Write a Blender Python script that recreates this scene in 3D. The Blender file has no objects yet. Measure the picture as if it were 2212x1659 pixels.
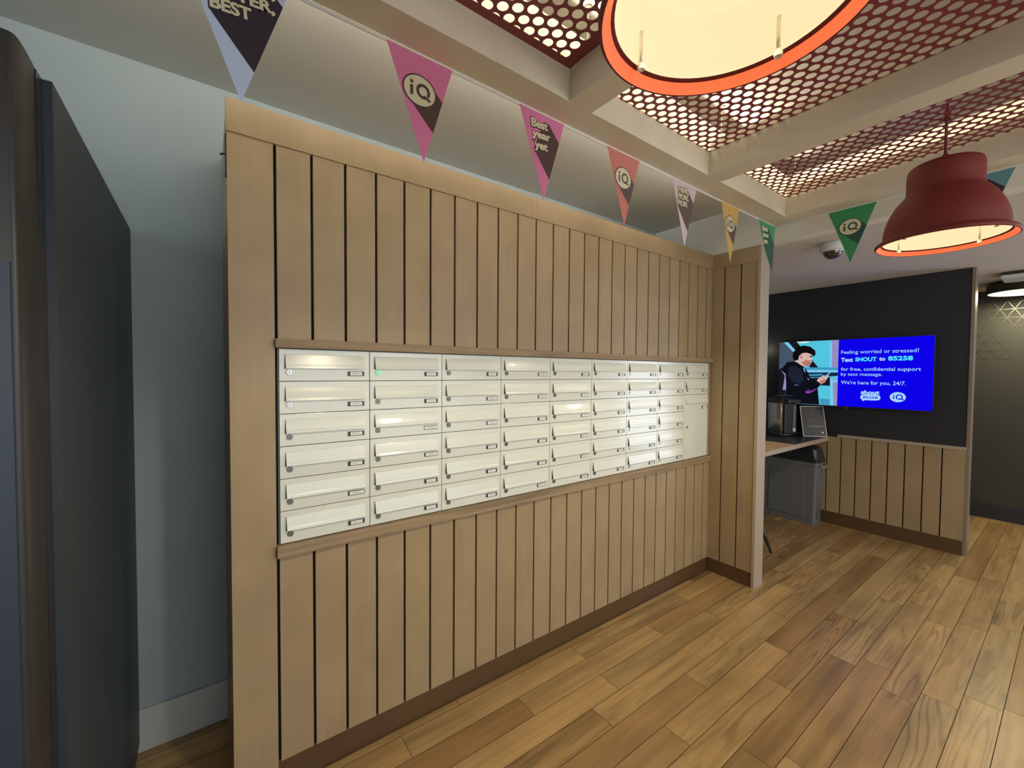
import bpy, bmesh, math, random
from mathutils import Vector, Matrix
random.seed(7)
SC = bpy.context.scene
COL = SC.collection

# ---------------------------------------------------------------- camera
W_PX, H_PX = 2212, 1659
F_PX = 905.34
cam = bpy.data.cameras.new('camera'); cam_o = bpy.data.objects.new('camera', cam); COL.objects.link(cam_o)
cam.sensor_fit = 'HORIZONTAL'; cam.sensor_width = 36.0; cam.lens = F_PX / W_PX * 36.0
cam.clip_start = 0.02; cam.clip_end = 60
yaw, pitch, roll = math.radians(53.7253), math.radians(-1.6331), math.radians(0.3942)
fwd = Vector((math.cos(yaw) * math.cos(pitch), math.sin(yaw) * math.cos(pitch), math.sin(pitch)))
rgt = Vector((math.sin(yaw), -math.cos(yaw), 0)); upv = rgt.cross(fwd)
r2 = math.cos(roll) * rgt + math.sin(roll) * upv; u2 = -math.sin(roll) * rgt + math.cos(roll) * upv
cam_o.matrix_world = Matrix(((r2.x, u2.x, -fwd.x, -0.1999), (r2.y, u2.y, -fwd.y, -1.5897), (r2.z, u2.z, -fwd.z, 1.4380), (0, 0, 0, 1)))
SC.camera = cam_o

# ---------------------------------------------------------------- world, view
wd = bpy.data.worlds.new('world'); SC.world = wd; wd.use_nodes = True
wd.node_tree.nodes['Background'].inputs[0].default_value = (0.55, 0.68, 0.85, 1)
wd.node_tree.nodes['Background'].inputs[1].default_value = 1.0
SC.view_settings.view_transform = 'Standard'; SC.view_settings.look = 'None'
SC.view_settings.exposure = 0.0; SC.view_settings.gamma = 1.0; SC.view_settings.use_curve_mapping = False

def light(name, kind, loc, power, color, rot=(0, 0, 0), **kw):
    l = bpy.data.lights.new(name, kind); l.energy = power; l.color = color
    for k, v in kw.items(): setattr(l, k, v)
    o = bpy.data.objects.new(name, l); COL.objects.link(o); o.location = loc; o.rotation_euler = rot
    return o
PI = math.pi
# daylight through the high window on the left and the glazed door at the far right
light('daylight_left', 'AREA', (-2.93, -0.25, 2.24), 15, (0.48, 0.80, 1.0), (0, -PI / 2, 0), shape='RECTANGLE', size=0.5, size_y=1.4)
light('daylight_right', 'AREA', (6.12, -3.1, 1.15), 16, (0.72, 0.84, 1.0), (0, PI / 2, 0), shape='RECTANGLE', size=2.0, size_y=1.0)
# frontal fill light added behind the camera, set in an unseen window
light('fill_front', 'AREA', (1.4, -4.74, 1.35), 52, (0.96, 1.0, 0.97), (PI / 2, 0, 0), shape='RECTANGLE', size=4.0, size_y=2.2)
# LED tape lying on the outer top edge of the suspended frame, washing the ceiling
light('ceiling_wash', 'AREA', (.7, -.530, 2.492), 15, (1.0, 0.92, 0.78), (math.radians(122), 0, 0), shape='RECTANGLE', size=3.0, size_y=.012, spread=math.radians(125))

light('ceiling_wash', 'AREA', (1.2, -.650, 2.490), 5, (1.0, 0.90, 0.70), (math.radians(-122), 0, 0), shape='RECTANGLE', size=2.1, size_y=.012, spread=math.radians(130))  # extra fill, added to lift the ceiling above the red panels

# ---------------------------------------------------------------- materials
def mat(name, col, rough=0.5, metal=0.0, emit=None, es=1.0, spec=0.5, coat=0.0):
    m = bpy.data.materials.new(name); m.use_nodes = True
    b = m.node_tree.nodes['Principled BSDF']
    b.inputs['Base Color'].default_value = (*col, 1); b.inputs['Roughness'].default_value = rough
    b.inputs['Metallic'].default_value = metal; b.inputs['Specular IOR Level'].default_value = spec
    b.inputs['Coat Weight'].default_value = coat
    if emit: b.inputs['Emission Color'].default_value = (*emit, 1); b.inputs['Emission Strength'].default_value = es
    return m
def N(m, t, **kw):
    n = m.node_tree.nodes.new(t)
    for k, v in kw.items(): setattr(n, k, v)
    return n
def L(m, a, ao, b, bi): m.node_tree.links.new(a.outputs[ao], b.inputs[bi])
def ramp(m, stops):
    r = N(m, 'ShaderNodeValToRGB'); e = r.color_ramp.elements
    while len(e) > 1: e.remove(e[0])
    e[0].position = stops[0][0]; e[0].color = (*stops[0][1], 1)
    for p, c in stops[1:]:
        k = e.new(p); k.color = (*c, 1)
    return r
def mul(m, a, ao, b, bo, blend='MULTIPLY', fac=1.0):
    x = N(m, 'ShaderNodeMix', data_type='RGBA', blend_type=blend); x.inputs[0].default_value = fac
    m.node_tree.links.new(a.outputs[ao], x.inputs[6]); m.node_tree.links.new(b.outputs[bo], x.inputs[7])
    return x
def noisy(name, col, amt=0.12, scale=4, rough=0.6, bump=0.0, bscale=200, **kw):
    m = mat(name, col, rough, **kw); b = m.node_tree.nodes['Principled BSDF']
    tc = N(m, 'ShaderNodeTexCoord'); n = N(m, 'ShaderNodeTexNoise'); n.inputs['Scale'].default_value = scale; n.inputs['Detail'].default_value = 5
    L(m, tc, 'Object', n, 'Vector')
    r = ramp(m, [(0.3, tuple(c * (1 - amt) for c in col)), (0.7, tuple(min(1, c * (1 + amt)) for c in col))])
    L(m, n, 'Fac', r, 'Fac'); L(m, r, 'Color', b, 'Base Color')
    if bump:
        n2 = N(m, 'ShaderNodeTexNoise'); n2.inputs['Scale'].default_value = bscale; L(m, tc, 'Object', n2, 'Vector')
        bp = N(m, 'ShaderNodeBump'); bp.inputs['Strength'].default_value = bump; bp.inputs['Distance'].default_value = 0.002
        L(m, n2, 'Fac', bp, 'Height'); L(m, bp, 'Normal', b, 'Normal')
    return m
def wood(name, c1, c2, c3, axis='z', rough=0.45, grain=1.0, vein=0.0, use_rnd=True, spec=0.4, streak=0.0):
    """c1..c3: tone per board picked by the 'rnd' face attribute; grain runs along axis."""
    m = mat(name, c1, rough, spec=spec); b = m.node_tree.nodes['Principled BSDF']
    tc = N(m, 'ShaderNodeTexCoord'); at = N(m, 'ShaderNodeAttribute', attribute_name='rnd')
    if use_rnd:
        off = N(m, 'ShaderNodeVectorMath', operation='SCALE'); off.inputs[0].default_value = (37.0, 11.0, 53.0)
        L(m, at, 'Fac', off, 'Scale')
        ad = N(m, 'ShaderNodeVectorMath', operation='ADD'); L(m, tc, 'Object', ad, 0); L(m, off, 'Vector', ad, 1); src = (ad, 'Vector')
        base = ramp(m, [(0.0, c1), (0.5, c2), (1.0, c3)]); L(m, at, 'Fac', base, 'Fac')
    else:
        src = (tc, 'Object'); base = ramp(m, [(0.3, c1), (0.5, c2), (0.7, c3)])
        nb = N(m, 'ShaderNodeTexNoise'); nb.inputs['Scale'].default_value = 1.2; L(m, tc, 'Object', nb, 'Vector'); L(m, nb, 'Fac', base, 'Fac')
    long, cross = 1.6, 42.0
    sc = {'x': (long, cross, cross), 'y': (cross, long, cross), 'z': (cross, cross, long)}[axis]
    mp = N(m, 'ShaderNodeMapping'); mp.inputs['Scale'].default_value = sc; L(m, *src, mp, 'Vector')
    n = N(m, 'ShaderNodeTexNoise'); n.inputs['Scale'].default_value = 1.0; n.inputs['Detail'].default_value = 6; n.inputs['Distortion'].default_value = 0.6
    L(m, mp, 'Vector', n, 'Vector')
    g = ramp(m, [(0.25, (1 - 0.16 * grain,) * 3), (0.6, (1.0,) * 3), (0.85, (1 + 0.05 * grain,) * 3)]); L(m, n, 'Fac', g, 'Fac')
    x = mul(m, base, 'Color', g, 'Color')
    # soft blotches
    n2 = N(m, 'ShaderNodeTexNoise'); n2.inputs['Scale'].default_value = 5.0; n2.inputs['Detail'].default_value = 3; L(m, *src, n2, 'Vector')
    g2 = ramp(m, [(0.3, (0.90, 0.89, 0.88)), (0.7, (1.06, 1.06, 1.04))]); L(m, n2, 'Fac', g2, 'Fac')
    x2 = N(m, 'ShaderNodeMix', data_type='RGBA', blend_type='MULTIPLY'); x2.inputs[0].default_value = 1
    m.node_tree.links.new(x.outputs[2], x2.inputs[6]); L(m, g2, 'Color', x2, 7)
    last = x2
    if vein:
        # broad smoky bands along the plank
        s5 = {'x': (1.3, 10, 10), 'y': (10, 1.3, 10), 'z': (10, 10, 1.3)}[axis]
        mp5 = N(m, 'ShaderNodeMapping'); mp5.inputs['Scale'].default_value = s5; L(m, *src, mp5, 'Vector')
        n5 = N(m, 'ShaderNodeTexNoise'); n5.inputs['Scale'].default_value = 1.0; n5.inputs['Detail'].default_value = 2; L(m, mp5, 'Vector', n5, 'Vector')
        g5 = ramp(m, [(0.33, (0.70, 0.70, 0.68)), (0.52, (1.0, 1.0, 1.0)), (0.72, (1.08, 1.07, 1.05))]); L(m, n5, 'Fac', g5, 'Fac')
        x5 = N(m, 'ShaderNodeMix', data_type='RGBA', blend_type='MULTIPLY'); x5.inputs[0].default_value = 1
        m.node_tree.links.new(x2.outputs[2], x5.inputs[6]); L(m, g5, 'Color', x5, 7); x2 = x5
        # wavy cathedral grain, only on some boards
        s2 = {'x': (.9, 12, 12), 'y': (12, .9, 12), 'z': (12, 12, .9)}[axis]
        mp2 = N(m, 'ShaderNodeMapping'); mp2.inputs['Scale'].default_value = s2; L(m, *src, mp2, 'Vector')
        wv = N(m, 'ShaderNodeTexNoise'); wv.inputs['Scale'].default_value = 0.8; wv.inputs['Detail'].default_value = 1.5; wv.inputs['Distortion'].default_value = 0.15
        L(m, mp2, 'Vector', wv, 'Vector')
        k = N(m, 'ShaderNodeMath', operation='MULTIPLY'); k.inputs[1].default_value = 85.0; L(m, wv, 'Fac', k, 0)
        s = N(m, 'ShaderNodeMath', operation='SINE'); L(m, k, 'Value', s, 0)
        g3 = ramp(m, [(0.35, (1, 1, 1)), (0.95, (1 - vein, 1 - vein * 1.08, 1 - vein * 1.15))]); L(m, s, 'Value', g3, 'Fac')
        pk = N(m, 'ShaderNodeMath', operation='MULTIPLY'); pk.inputs[1].default_value = 7.31; L(m, at, 'Fac', pk, 0)
        fr = N(m, 'ShaderNodeMath', operation='FRACT'); L(m, pk, 'Value', fr, 0)
        n4 = N(m, 'ShaderNodeTexNoise'); n4.inputs['Scale'].default_value = 4.0; L(m, *src, n4, 'Vector')
        a4 = N(m, 'ShaderNodeMath', operation='MULTIPLY'); L(m, fr, 'Value', a4, 0); L(m, n4, 'Fac', a4, 1)
        th = N(m, 'ShaderNodeMapRange'); th.inputs[1].default_value = 0.20; th.inputs[2].default_value = 0.46; L(m, a4, 'Value', th, 0)
        x3 = N(m, 'ShaderNodeMix', data_type='RGBA', blend_type='MULTIPLY'); L(m, th, 'Result', x3, 0)
        m.node_tree.links.new(x2.outputs[2], x3.inputs[6]); L(m, g3, 'Color', x3, 7); last = x3
    m.node_tree.links.new(last.outputs[2], b.inputs['Base Color'])
    bp = N(m, 'ShaderNodeBump'); bp.inputs['Strength'].default_value = 0.12; bp.inputs['Distance'].default_value = 0.001
    L(m, n, 'Fac', bp, 'Height'); L(m, bp, 'Normal', b, 'Normal')
    return m

M = {}
M['board'] = wood('birch_boards', (0.355, 0.256, 0.146), (0.372, 0.271, 0.154), (0.378, 0.268, 0.160), 'z', grain=.45)
M['frameply'] = wood('birch_frame', (0.365, 0.257, 0.142), (0.38, 0.270, 0.150), (0.375, 0.265, 0.152), 'z', use_rnd=False, grain=0.35)
M['plyedge'] = wood('plywood_edge', (0.31, 0.22, 0.125), (0.34, 0.24, 0.14), (0.37, 0.26, 0.15), 'x', use_rnd=False, grain=3.0, rough=0.6)
M['plinth'] = noisy('plinth_brown', (0.095, 0.050, 0.018), 0.10, 3, 0.5)
M['floor'] = wood('oak_vinyl_planks', (0.33, 0.192, 0.074), (0.50, 0.318, 0.132), (0.42, 0.280, 0.122), 'x', rough=0.34, grain=1.5, vein=0.34, spec=0.5)
M['joint'] = mat('joint_dark', (0.03, 0.017, 0.007), 0.9)
M['black_gap'] = mat('gap_backing', (0.012, 0.013, 0.020), 0.9)
M['wall'] = noisy('wall_paint', (0.275, 0.330, 0.350), 0.03, 2, 0.75, bump=0.05)
M['ceil'] = noisy('ceiling_paint', (0.60, 0.60, 0.56), 0.03, 2, 0.85, bump=0.05)
M['ceil_low'] = noisy('low_ceiling_paint', (0.62, 0.58, 0.54), 0.03, 2, 0.85)
M['bulk'] = noisy('bulkhead_paint', (0.78, 0.75, 0.68), 0.02, 2, 0.8)
M['skirt'] = mat('skirting_white', (0.42, 0.43, 0.42), 0.5)
M['darkwall'] = noisy('charcoal_wall', (0.017, 0.018, 0.024), 0.08, 3, 0.6)
M['greywall'] = noisy('olive_charcoal_wall', (0.040, 0.038, 0.031), 0.10, 60, 0.6)
M['darkskirt'] = mat('skirting_charcoal', (0.022, 0.024, 0.034), 0.45)
M['beam'] = noisy('taupe_frame_paint', (0.72, 0.66, 0.52), 0.05, 5, 0.55, bump=0.08, bscale=90)
M['perf'] = mat('perforated_red_steel', (0.23, 0.040, 0.048), 0.45, 0.0)
M['red'] = noisy('pendant_red_powder', (0.17, 0.014, 0.012), 0.05, 40, 0.6, bump=0.06, bscale=600)
M['shade_in'] = mat('pendant_inner_lit', (0.20, 0.17, 0.12), 0.7, emit=(1.0, 0.81, 0.46), es=0.90)  # glow put in for lamplight on the inside of the shade
M['rim_lit'] = mat('pendant_rim_lit', (0.20, 0.03, 0.01), 0.6, emit=(1.0, 0.165, 0.055), es=0.95)  # glow put in for lamplight falling on the lip
M['diffuser'] = noisy('opal_diffuser', (0.20, 0.17, 0.12), 0.02, 30, 0.5, bump=0.4, bscale=120)
b = M['diffuser'].node_tree.nodes['Principled BSDF']; b.inputs['Emission Color'].default_value = (1.0, 0.80, 0.46, 1); b.inputs['Emission Strength'].default_value = 0.95
M['glassrod'] = mat('clear_rod', (0.9, 0.85, 0.7), 0.1, 0.3)
M['led'] = mat('led_tape', (1, 1, 1), 0.5, emit=(1.0, 0.80, 0.47), es=1.0)
M['white_metal'] = mat('white_powder_steel', (0.72, 0.735, 0.665), 0.22, spec=0.55, coat=0.25)
M['slot'] = mat('slot_dark', (0.02, 0.02, 0.02), 0.7)
M['cabgrey'] = mat('cabinet_grey', (0.16, 0.16, 0.16), 0.5)
M['lock'] = mat('lock_steel', (0.22, 0.22, 0.20), 0.30, 0.6)
M['lockb'] = mat('lock_bright', (0.55, 0.55, 0.53), 0.22, 0.7)
M['lock_glint'] = mat('lock_green_reflection', (0.30, 0.85, 0.48), 0.25, 0.3)  # green reflection put into the base colour of the lock
M['holder'] = mat('nameplate_holder', (0.03, 0.032, 0.03), 0.4)
M['card'] = mat('name_card', (0.85, 0.85, 0.82), 0.5)
M['ink'] = mat('ink', (0.06, 0.06, 0.06), 0.6)
M['steel'] = mat('brushed_steel', (0.55, 0.53, 0.49), 0.22, 1.0)
M['blackpl'] = mat('black_plastic', (0.02, 0.02, 0.022), 0.3)
M['greypl'] = noisy('bin_grey_plastic', (0.145, 0.150, 0.155), 0.05, 20, 0.55)
M['handlepl'] = mat('bin_handle_grey', (0.36, 0.36, 0.37), 0.5)
M['chairg'] = mat('chair_leg_grey', (0.07, 0.06, 0.065), 0.5)
M['counter'] = wood('counter_oak', (0.60, 0.40, 0.19), (0.64, 0.43, 0.21), (0.68, 0.47, 0.24), 'x', use_rnd=False, rough=0.35)
M['darkgrey'] = mat('dark_grey_finish', (0.035, 0.033, 0.034), 0.35)
M['vend'] = noisy('vending_dark_shell', (0.026, 0.034, 0.045), 0.04, 8, 0.5)
M['vendd'] = noisy('vending_door_shell', (0.022, 0.020, 0.021), 0.04, 8, 0.4)
M['vendglow'] = mat('vending_blue_reflection', (0.010, 0.024, 0.045), 0.45)  # blue light on the door curve, put into the colour
M['ring'] = mat('lamp_ring_black', (0.03, 0.026, 0.02), 0.4)
M['lampdiff'] = mat('lamp_diffuser', (0.9, 0.9, 0.8), 0.5, emit=(1.0, 0.93, 0.62), es=1.6)
M['offwhite'] = mat('device_offwhite', (0.60, 0.60, 0.60), 0.45)
M['domeglass'] = mat('smoked_dome', (0.02, 0.018, 0.018), 0.06, coat=1.0)
M['foil'] = mat('pattern_foil', (0.22, 0.21, 0.155), 0.30, 0.9)
M['trimwood'] = noisy('partition_end_trim', (0.24, 0.18, 0.13), 0.05, 6, 0.35)
M['alu'] = mat('partition_edge_metal', (0.36, 0.31, 0.26), 0.3, 0.6)
M['capdk'] = mat('partition_end_cap', (0.40, 0.32, 0.245), 0.5)
M['bulb'] = mat('bulb_glow', (1, 1, 1), 0.4, emit=(1.0, 0.9, 0.62), es=5.0)
M['window'] = mat('daylight_glass', (0.8, 0.85, 0.9), 0.3, emit=(0.72, 0.84, 1.0), es=3.6)
M['plain'] = noisy('rear_wall_paint', (0.55, 0.50, 0.42), 0.03, 2, 0.8)
M['tape'] = mat('bunting_tape_white', (0.75, 0.72, 0.66), 0.8)

# ---------------------------------------------------------------- helpers
def link(name, bm, m=None, parent=None, smooth=False):
    me = bpy.data.meshes.new(name); bm.to_mesh(me); bm.free()
    o = bpy.data.objects.new(name, me); COL.objects.link(o)
    if m is not None:
        for x in (m if isinstance(m, (list, tuple)) else [m]): me.materials.append(M[x] if isinstance(x, str) else x)
    if parent is not None: o.parent = parent
    if smooth:
        for p in me.polygons: p.use_smooth = True
    return o
def tag(o, label=None, cat=None, group=None, kind=None):
    if label: o['label'] = label
    if cat: o['category'] = cat
    if group: o['group'] = group
    if kind: o['kind'] = kind
    return o
def thing(name, loc, label, cat, group=None):
    o = bpy.data.objects.new(name, None); COL.objects.link(o); o.location = loc; o.empty_display_size = 0.05
    return tag(o, label, cat, group)
def struct(name, bm, m, smooth=False): return tag(link(name, bm, m, smooth=smooth), kind='structure')
def box(bm, x0, x1, y0, y1, z0, z1, mi=0, bev=0.0):
    v = [bm.verts.new(p) for p in ((x0, y0, z0), (x1, y0, z0), (x1, y1, z0), (x0, y1, z0), (x0, y0, z1), (x1, y0, z1), (x1, y1, z1), (x0, y1, z1))]
    fs = [bm.faces.new([v[i] for i in q]) for q in ((0, 3, 2, 1), (4, 5, 6, 7), (0, 1, 5, 4), (1, 2, 6, 5), (2, 3, 7, 6), (3, 0, 4, 7))]
    for f in fs: f.material_index = mi
    if bev:
        es = set(e for f in fs for e in f.edges)
        r = bmesh.ops.bevel(bm, geom=list(es), offset=bev, segments=2, affect='EDGES', profile=0.6)
        for f in r['faces']: f.material_index = mi
    return fs
def bx(*a, **k):
    bm = bmesh.new(); box(bm, *a, **k); return bm
def lathe(bm, prof, seg=48, c=(0, 0, 0), axis='z', mi=0):
    """prof: list of (r, h)."""
    rings = []
    for r, h in prof:
        ring = []
        if r < 1e-6:
            p = {'z': (0, 0, h), 'y': (0, h, 0), 'x': (h, 0, 0)}[axis]; ring = [bm.verts.new(Vector(p) + Vector(c))]
        else:
            for i in range(seg):
                a = 2 * PI * i / seg; u, v = r * math.cos(a), r * math.sin(a)
                p = {'z': (u, v, h), 'y': (u, h, v), 'x': (h, u, v)}[axis]; ring.append(bm.verts.new(Vector(p) + Vector(c)))
        rings.append(ring)
    for a, b2 in zip(rings, rings[1:]):
        if len(a) == 1 and len(b2) == 1: continue
        for i in range(seg):
            j = (i + 1) % seg
            if len(a) == 1: f = bm.faces.new((a[0], b2[i], b2[j]))
            elif len(b2) == 1: f = bm.faces.new((a[i], a[j], b2[0]))
            else: f = bm.faces.new((a[i], a[j], b2[j], b2[i]))
            f.material_index = mi
    return bm
def tube(bm, pts, r, seg=8, mi=0, r2=None):
    pts = [Vector(p) for p in pts]; rings = []
    for i, p in enumerate(pts):
        d = (pts[min(i + 1, len(pts) - 1)] - pts[max(i - 1, 0)]).normalized()
        a = d.orthogonal().normalized(); b2 = d.cross(a)
        rr = r if r2 is None else r + (r2 - r) * i / (len(pts) - 1)
        rings.append([bm.verts.new(p + rr * (math.cos(2 * PI * k / seg) * a + math.sin(2 * PI * k / seg) * b2)) for k in range(seg)])
    for a, b2 in zip(rings, rings[1:]):
        # align ring start to avoid twisting
        for i in range(seg):
            j = (i + 1) % seg; f = bm.faces.new((a[i], a[j], b2[j], b2[i])); f.material_index = mi
    bm.faces.new(rings[0][::-1]); bm.faces.new(rings[-1])
    return bm
def prism(bm, plan, z0, z1, mi=0):
    """plan: list of (x,y) counter-clockwise."""
    a = [bm.verts.new((x, y, z0)) for x, y in plan]; b2 = [bm.verts.new((x, y, z1)) for x, y in plan]; n = len(plan)
    bm.faces.new(a[::-1]); bm.faces.new(b2)
    for i in range(n): bm.faces.new((a[i], a[(i + 1) % n], b2[(i + 1) % n], b2[i]))
    for f in bm.faces: f.material_index = mi
    return bm
def set_rnd(o, vals):
    """vals: per-face random tone"""
    at = o.data.attributes.new('rnd', 'FLOAT', 'FACE')
    for i, v in enumerate(vals): at.data[i].value = v
class Plane:
    """2-D drawing plane in the place: origin, u (right), v (up), n = towards the viewer side."""
    def __init__(s, o, u, v): s.o = Vector(o); s.u = Vector(u); s.v = Vector(v); s.n = s.u.cross(s.v)
    def P(s, a, b, d=0.0): return s.o + a * s.u + b * s.v + d * s.n
def poly(bm, pl, pts, d=0.0, mi=0, th=0.0):
    vs = [bm.verts.new(pl.P(a, b, d)) for a, b in pts]
    f = bm.faces.new(vs); f.normal_update()
    if f.normal.dot(pl.n) < 0: f.normal_flip()
    f.material_index = mi
    if th:
        back = [bm.verts.new(pl.P(a, b, d - th)) for a, b in pts]
        g = bm.faces.new(back); g.material_index = mi
        n = len(vs)
        for i in range(n):
            h = bm.faces.new((vs[i], vs[(i + 1) % n], back[(i + 1) % n], back[i])); h.material_index = mi
    return f
_tc = {}
def text_shape(s, offset=0.0, space=1.0, shear=0.0, extrude=0.0):
    """outline of a string as triangles in 2-D, normalised to its box"""
    key = (s, offset, space, shear)
    if key in _tc: return _tc[key]
    cu = bpy.data.curves.new('t', 'FONT'); cu.body = s; cu.offset = offset; cu.space_character = space; cu.shear = shear
    cu.resolution_u = 3; cu.align_x = 'LEFT'
    o = bpy.data.objects.new('t', cu); COL.objects.link(o)
    dg = bpy.context.evaluated_depsgraph_get(); me = bpy.data.meshes.new_from_object(o.evaluated_get(dg))
    vs = [(v.co.x, v.co.y) for v in me.vertices]; fs = [tuple(p.vertices) for p in me.polygons]
    bpy.data.objects.remove(o); bpy.data.curves.remove(cu); bpy.data.meshes.remove(me)
    _tc[key] = (vs, fs); return _tc[key]
def text(bm, pl, s, x0, y0, w=None, h=None, d=0.0005, mi=0, offset=0.0, rot=0.0, space=1.0, base=True, shear=0.0, ref=None):
    """left end of baseline at (x0,y0); w = total width, h = cap height (x scaled to w)."""
    vs, fs = text_shape(s, offset, space, shear)
    rv = text_shape(ref, offset, space, shear)[0] if ref else vs
    xs = [v[0] for v in rv]; X0, X1 = min(xs), max(xs)
    sy = h / 0.73; sx = w / (X1 - X0) if w else sy
    c, sn = math.cos(rot), math.sin(rot); out = []
    for x, y in vs:
        a, b2 = (x - X0) * sx, y * sy
        out.append(bm.verts.new(pl.P(x0 + a * c - b2 * sn, y0 + a * sn + b2 * c, d)))
    for f in fs:
        try:
            g = bm.faces.new([out[i] for i in f]); g.material_index = mi; g.normal_update()
            if g.normal.dot(pl.n) < 0: g.normal_flip()
        except ValueError: pass
def clip_poly(sub, clip):
    def inside(p, a, b2): return (b2[0] - a[0]) * (p[1] - a[1]) - (b2[1] - a[1]) * (p[0] - a[0]) >= -1e-9
    def inter(p, q, a, b2):
        x1, y1, x2, y2 = *p, *q; x3, y3, x4, y4 = *a, *b2
        d = (x1 - x2) * (y3 - y4) - (y1 - y2) * (x3 - x4)
        t = ((x1 - x3) * (y3 - y4) - (y1 - y3) * (x3 - x4)) / d; return (x1 + t * (x2 - x1), y1 + t * (y2 - y1))
    out = sub
    for i in range(len(clip)):
        a, b2 = clip[i], clip[(i + 1) % len(clip)]; src = out; out = []
        for j in range(len(src)):
            p, q = src[j], src[(j + 1) % len(src)]
            if inside(q, a, b2):
                if not inside(p, a, b2): out.append(inter(p, q, a, b2))
                out.append(q)
            elif inside(p, a, b2): out.append(inter(p, q, a, b2))
        if not out: return []
    return out

ZH, ZB, ZC = 2.2815, 2.1796, 2.559        # header top / header underside / high ceiling
XR = 2.744                                # return partition plane
YW = 0.479                                # rear wall
XT = 4.66                                 # screen wall
XF = 6.15                                 # far wall
# ---------------------------------------------------------------- floor
bm = bmesh.new(); rn = []
joints = {0: 1.331, 1: 0.900, 2: 1.303, 3: 1.122, 4: 1.633, 5: 1.295, 6: 1.932, 7: 2.373, 8: 2.469, 9: 2.288, 10: 2.398, 11: 2.539}
tones = {(0, 1): .55, (0, 2): .8, (1, 2): .5, (1, 3): .45, (2, 1): .85, (2, 2): .95, (3, 1): .75, (3, 2): .12, (4, 0): .98, (4, 1): .45, (5, 0): .08, (6, 1): .6, (7, 1): .9, (8, 1): .05}
PW, PL = 0.1158, 0.921
for k in range(-5, 42):
    y1 = -0.0365 - PW * k; y0 = y1 - PW
    off = joints.get(k, random.uniform(0, PL)); off -= math.ceil((off + 3.2) / PL) * PL
    x = off; i = 0
    while x < 6.25:
        a, b2 = max(x, -3.05), min(x + PL, 6.25)
        if b2 > a:
            v = [bm.verts.new(p) for p in ((a + .0010, y0 + .0012, 0), (b2 - .0010, y0 + .0012, 0), (b2 - .0010, y1 - .0012, 0), (a + .0010, y1 - .0012, 0))]
            bm.faces.new(v); rn.append(random.random())
        x += PL; i += 1
g = bm.faces.new([bm.verts.new(p) for p in ((-3.05, -4.9, -.0008), (6.25, -4.9, -.0008), (6.25, .56, -.0008), (-3.05, .56, -.0008))]); g.material_index = 1; rn.append(0)
fl = struct('floor', bm, ['floor', 'joint']); set_rnd(fl, rn)

# ---------------------------------------------------------------- room shell
struct('ceiling_high', bx(-3.05, XR, -4.8, 0.55, ZC, ZC + .05), 'ceil').name = 'ceiling'
struct('ceiling_low', bx(XR + .001, 7.0, -4.8, 0.55, ZH + .0005, ZH + .12), 'ceil_low').name = 'ceiling.001'
struct('trim_1', bx(XR, XR + .1, -4.8, YW, ZH, ZC - .0005), 'bulk')
struct('wall_back', bx(-3.05, 6.3, YW, YW + .1, 0, ZC), 'wall')
struct('baseboard_back', bx(-3.0, -0.135, YW - .014, YW, 0, .160, bev=.002), 'skirt')
bm = bmesh.new(); box(bm, -3.05, -2.95, -4.8, -1.0, 0, ZC); box(bm, -3.05, -2.95, .45, .55, 0, ZC); box(bm, -3.05, -2.95, -1.0, .45, 0, 1.98); box(bm, -3.05, -2.95, -1.0, .45, 2.50, ZC)
struct('wall_left', bm, 'plain')
bm = bmesh.new()
for (a, b2, c, d) in ((-1.0, .45, 1.98, 2.0), (-1.0, .45, 2.48, 2.50), (-1.0, -.98, 2.0, 2.48), (.43, .45, 2.0, 2.48), (-.29, -.27, 2.0, 2.48)): box(bm, -3.03, -2.97, a, b2, c, d)
struct('window_1', bm, 'offwhite')
bm = bmesh.new(); box(bm, -3.05, -1.4, -4.9, -4.8, 0, ZC); box(bm, 4.6, 6.3, -4.9, -4.8, 0, ZC); box(bm, -1.4, 4.6, -4.9, -4.8, 0, .25); box(bm, -1.4, 4.6, -4.9, -4.8, 2.45, ZC)
struct('wall_rear', bm, 'plain')
bm = bmesh.new()
for k in range(5): box(bm, -1.4 + 1.49 * k, -1.36 + 1.49 * k, -4.86, -4.80, .25, 2.45)
box(bm, -1.36, 4.56, -4.86, -4.80, .25, .29); box(bm, -1.36, 4.56, -4.86, -4.80, 2.41, 2.45)
struct('fill_window', bm, 'ring')  # unseen window frame added to house the front fill
bm = bmesh.new(); box(bm, XF, XF + .1, -2.55, YW, 0, ZH); box(bm, XF, XF + .1, -4.8, -3.65, 0, ZH); box(bm, XF, XF + .1, -3.65, -2.55, 2.17, ZH)
struct('wall_far', bm, 'greywall')
bm = bmesh.new()
for (a, b2, c, d) in ((-3.65, -3.60, 0, 2.17), (-2.60, -2.55, 0, 2.17), (-3.60, -2.60, 2.12, 2.17), (-3.60, -2.60, 0, .09), (-3.60, -2.60, 1.0, 1.05)): box(bm, XF + .01, XF + .06, a, b2, c, d)
struct('door_1', bm, 'ring')
gl = link('glass_pane', bx(XF + .03, XF + .036, -3.60, -2.60, .09, 2.12), 'window', bpy.data.objects['door_1'])
struct('baseboard_far', bx(XF - .014, XF, -2.55, YW, 0, .145, bev=.002), 'darkskirt')
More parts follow.
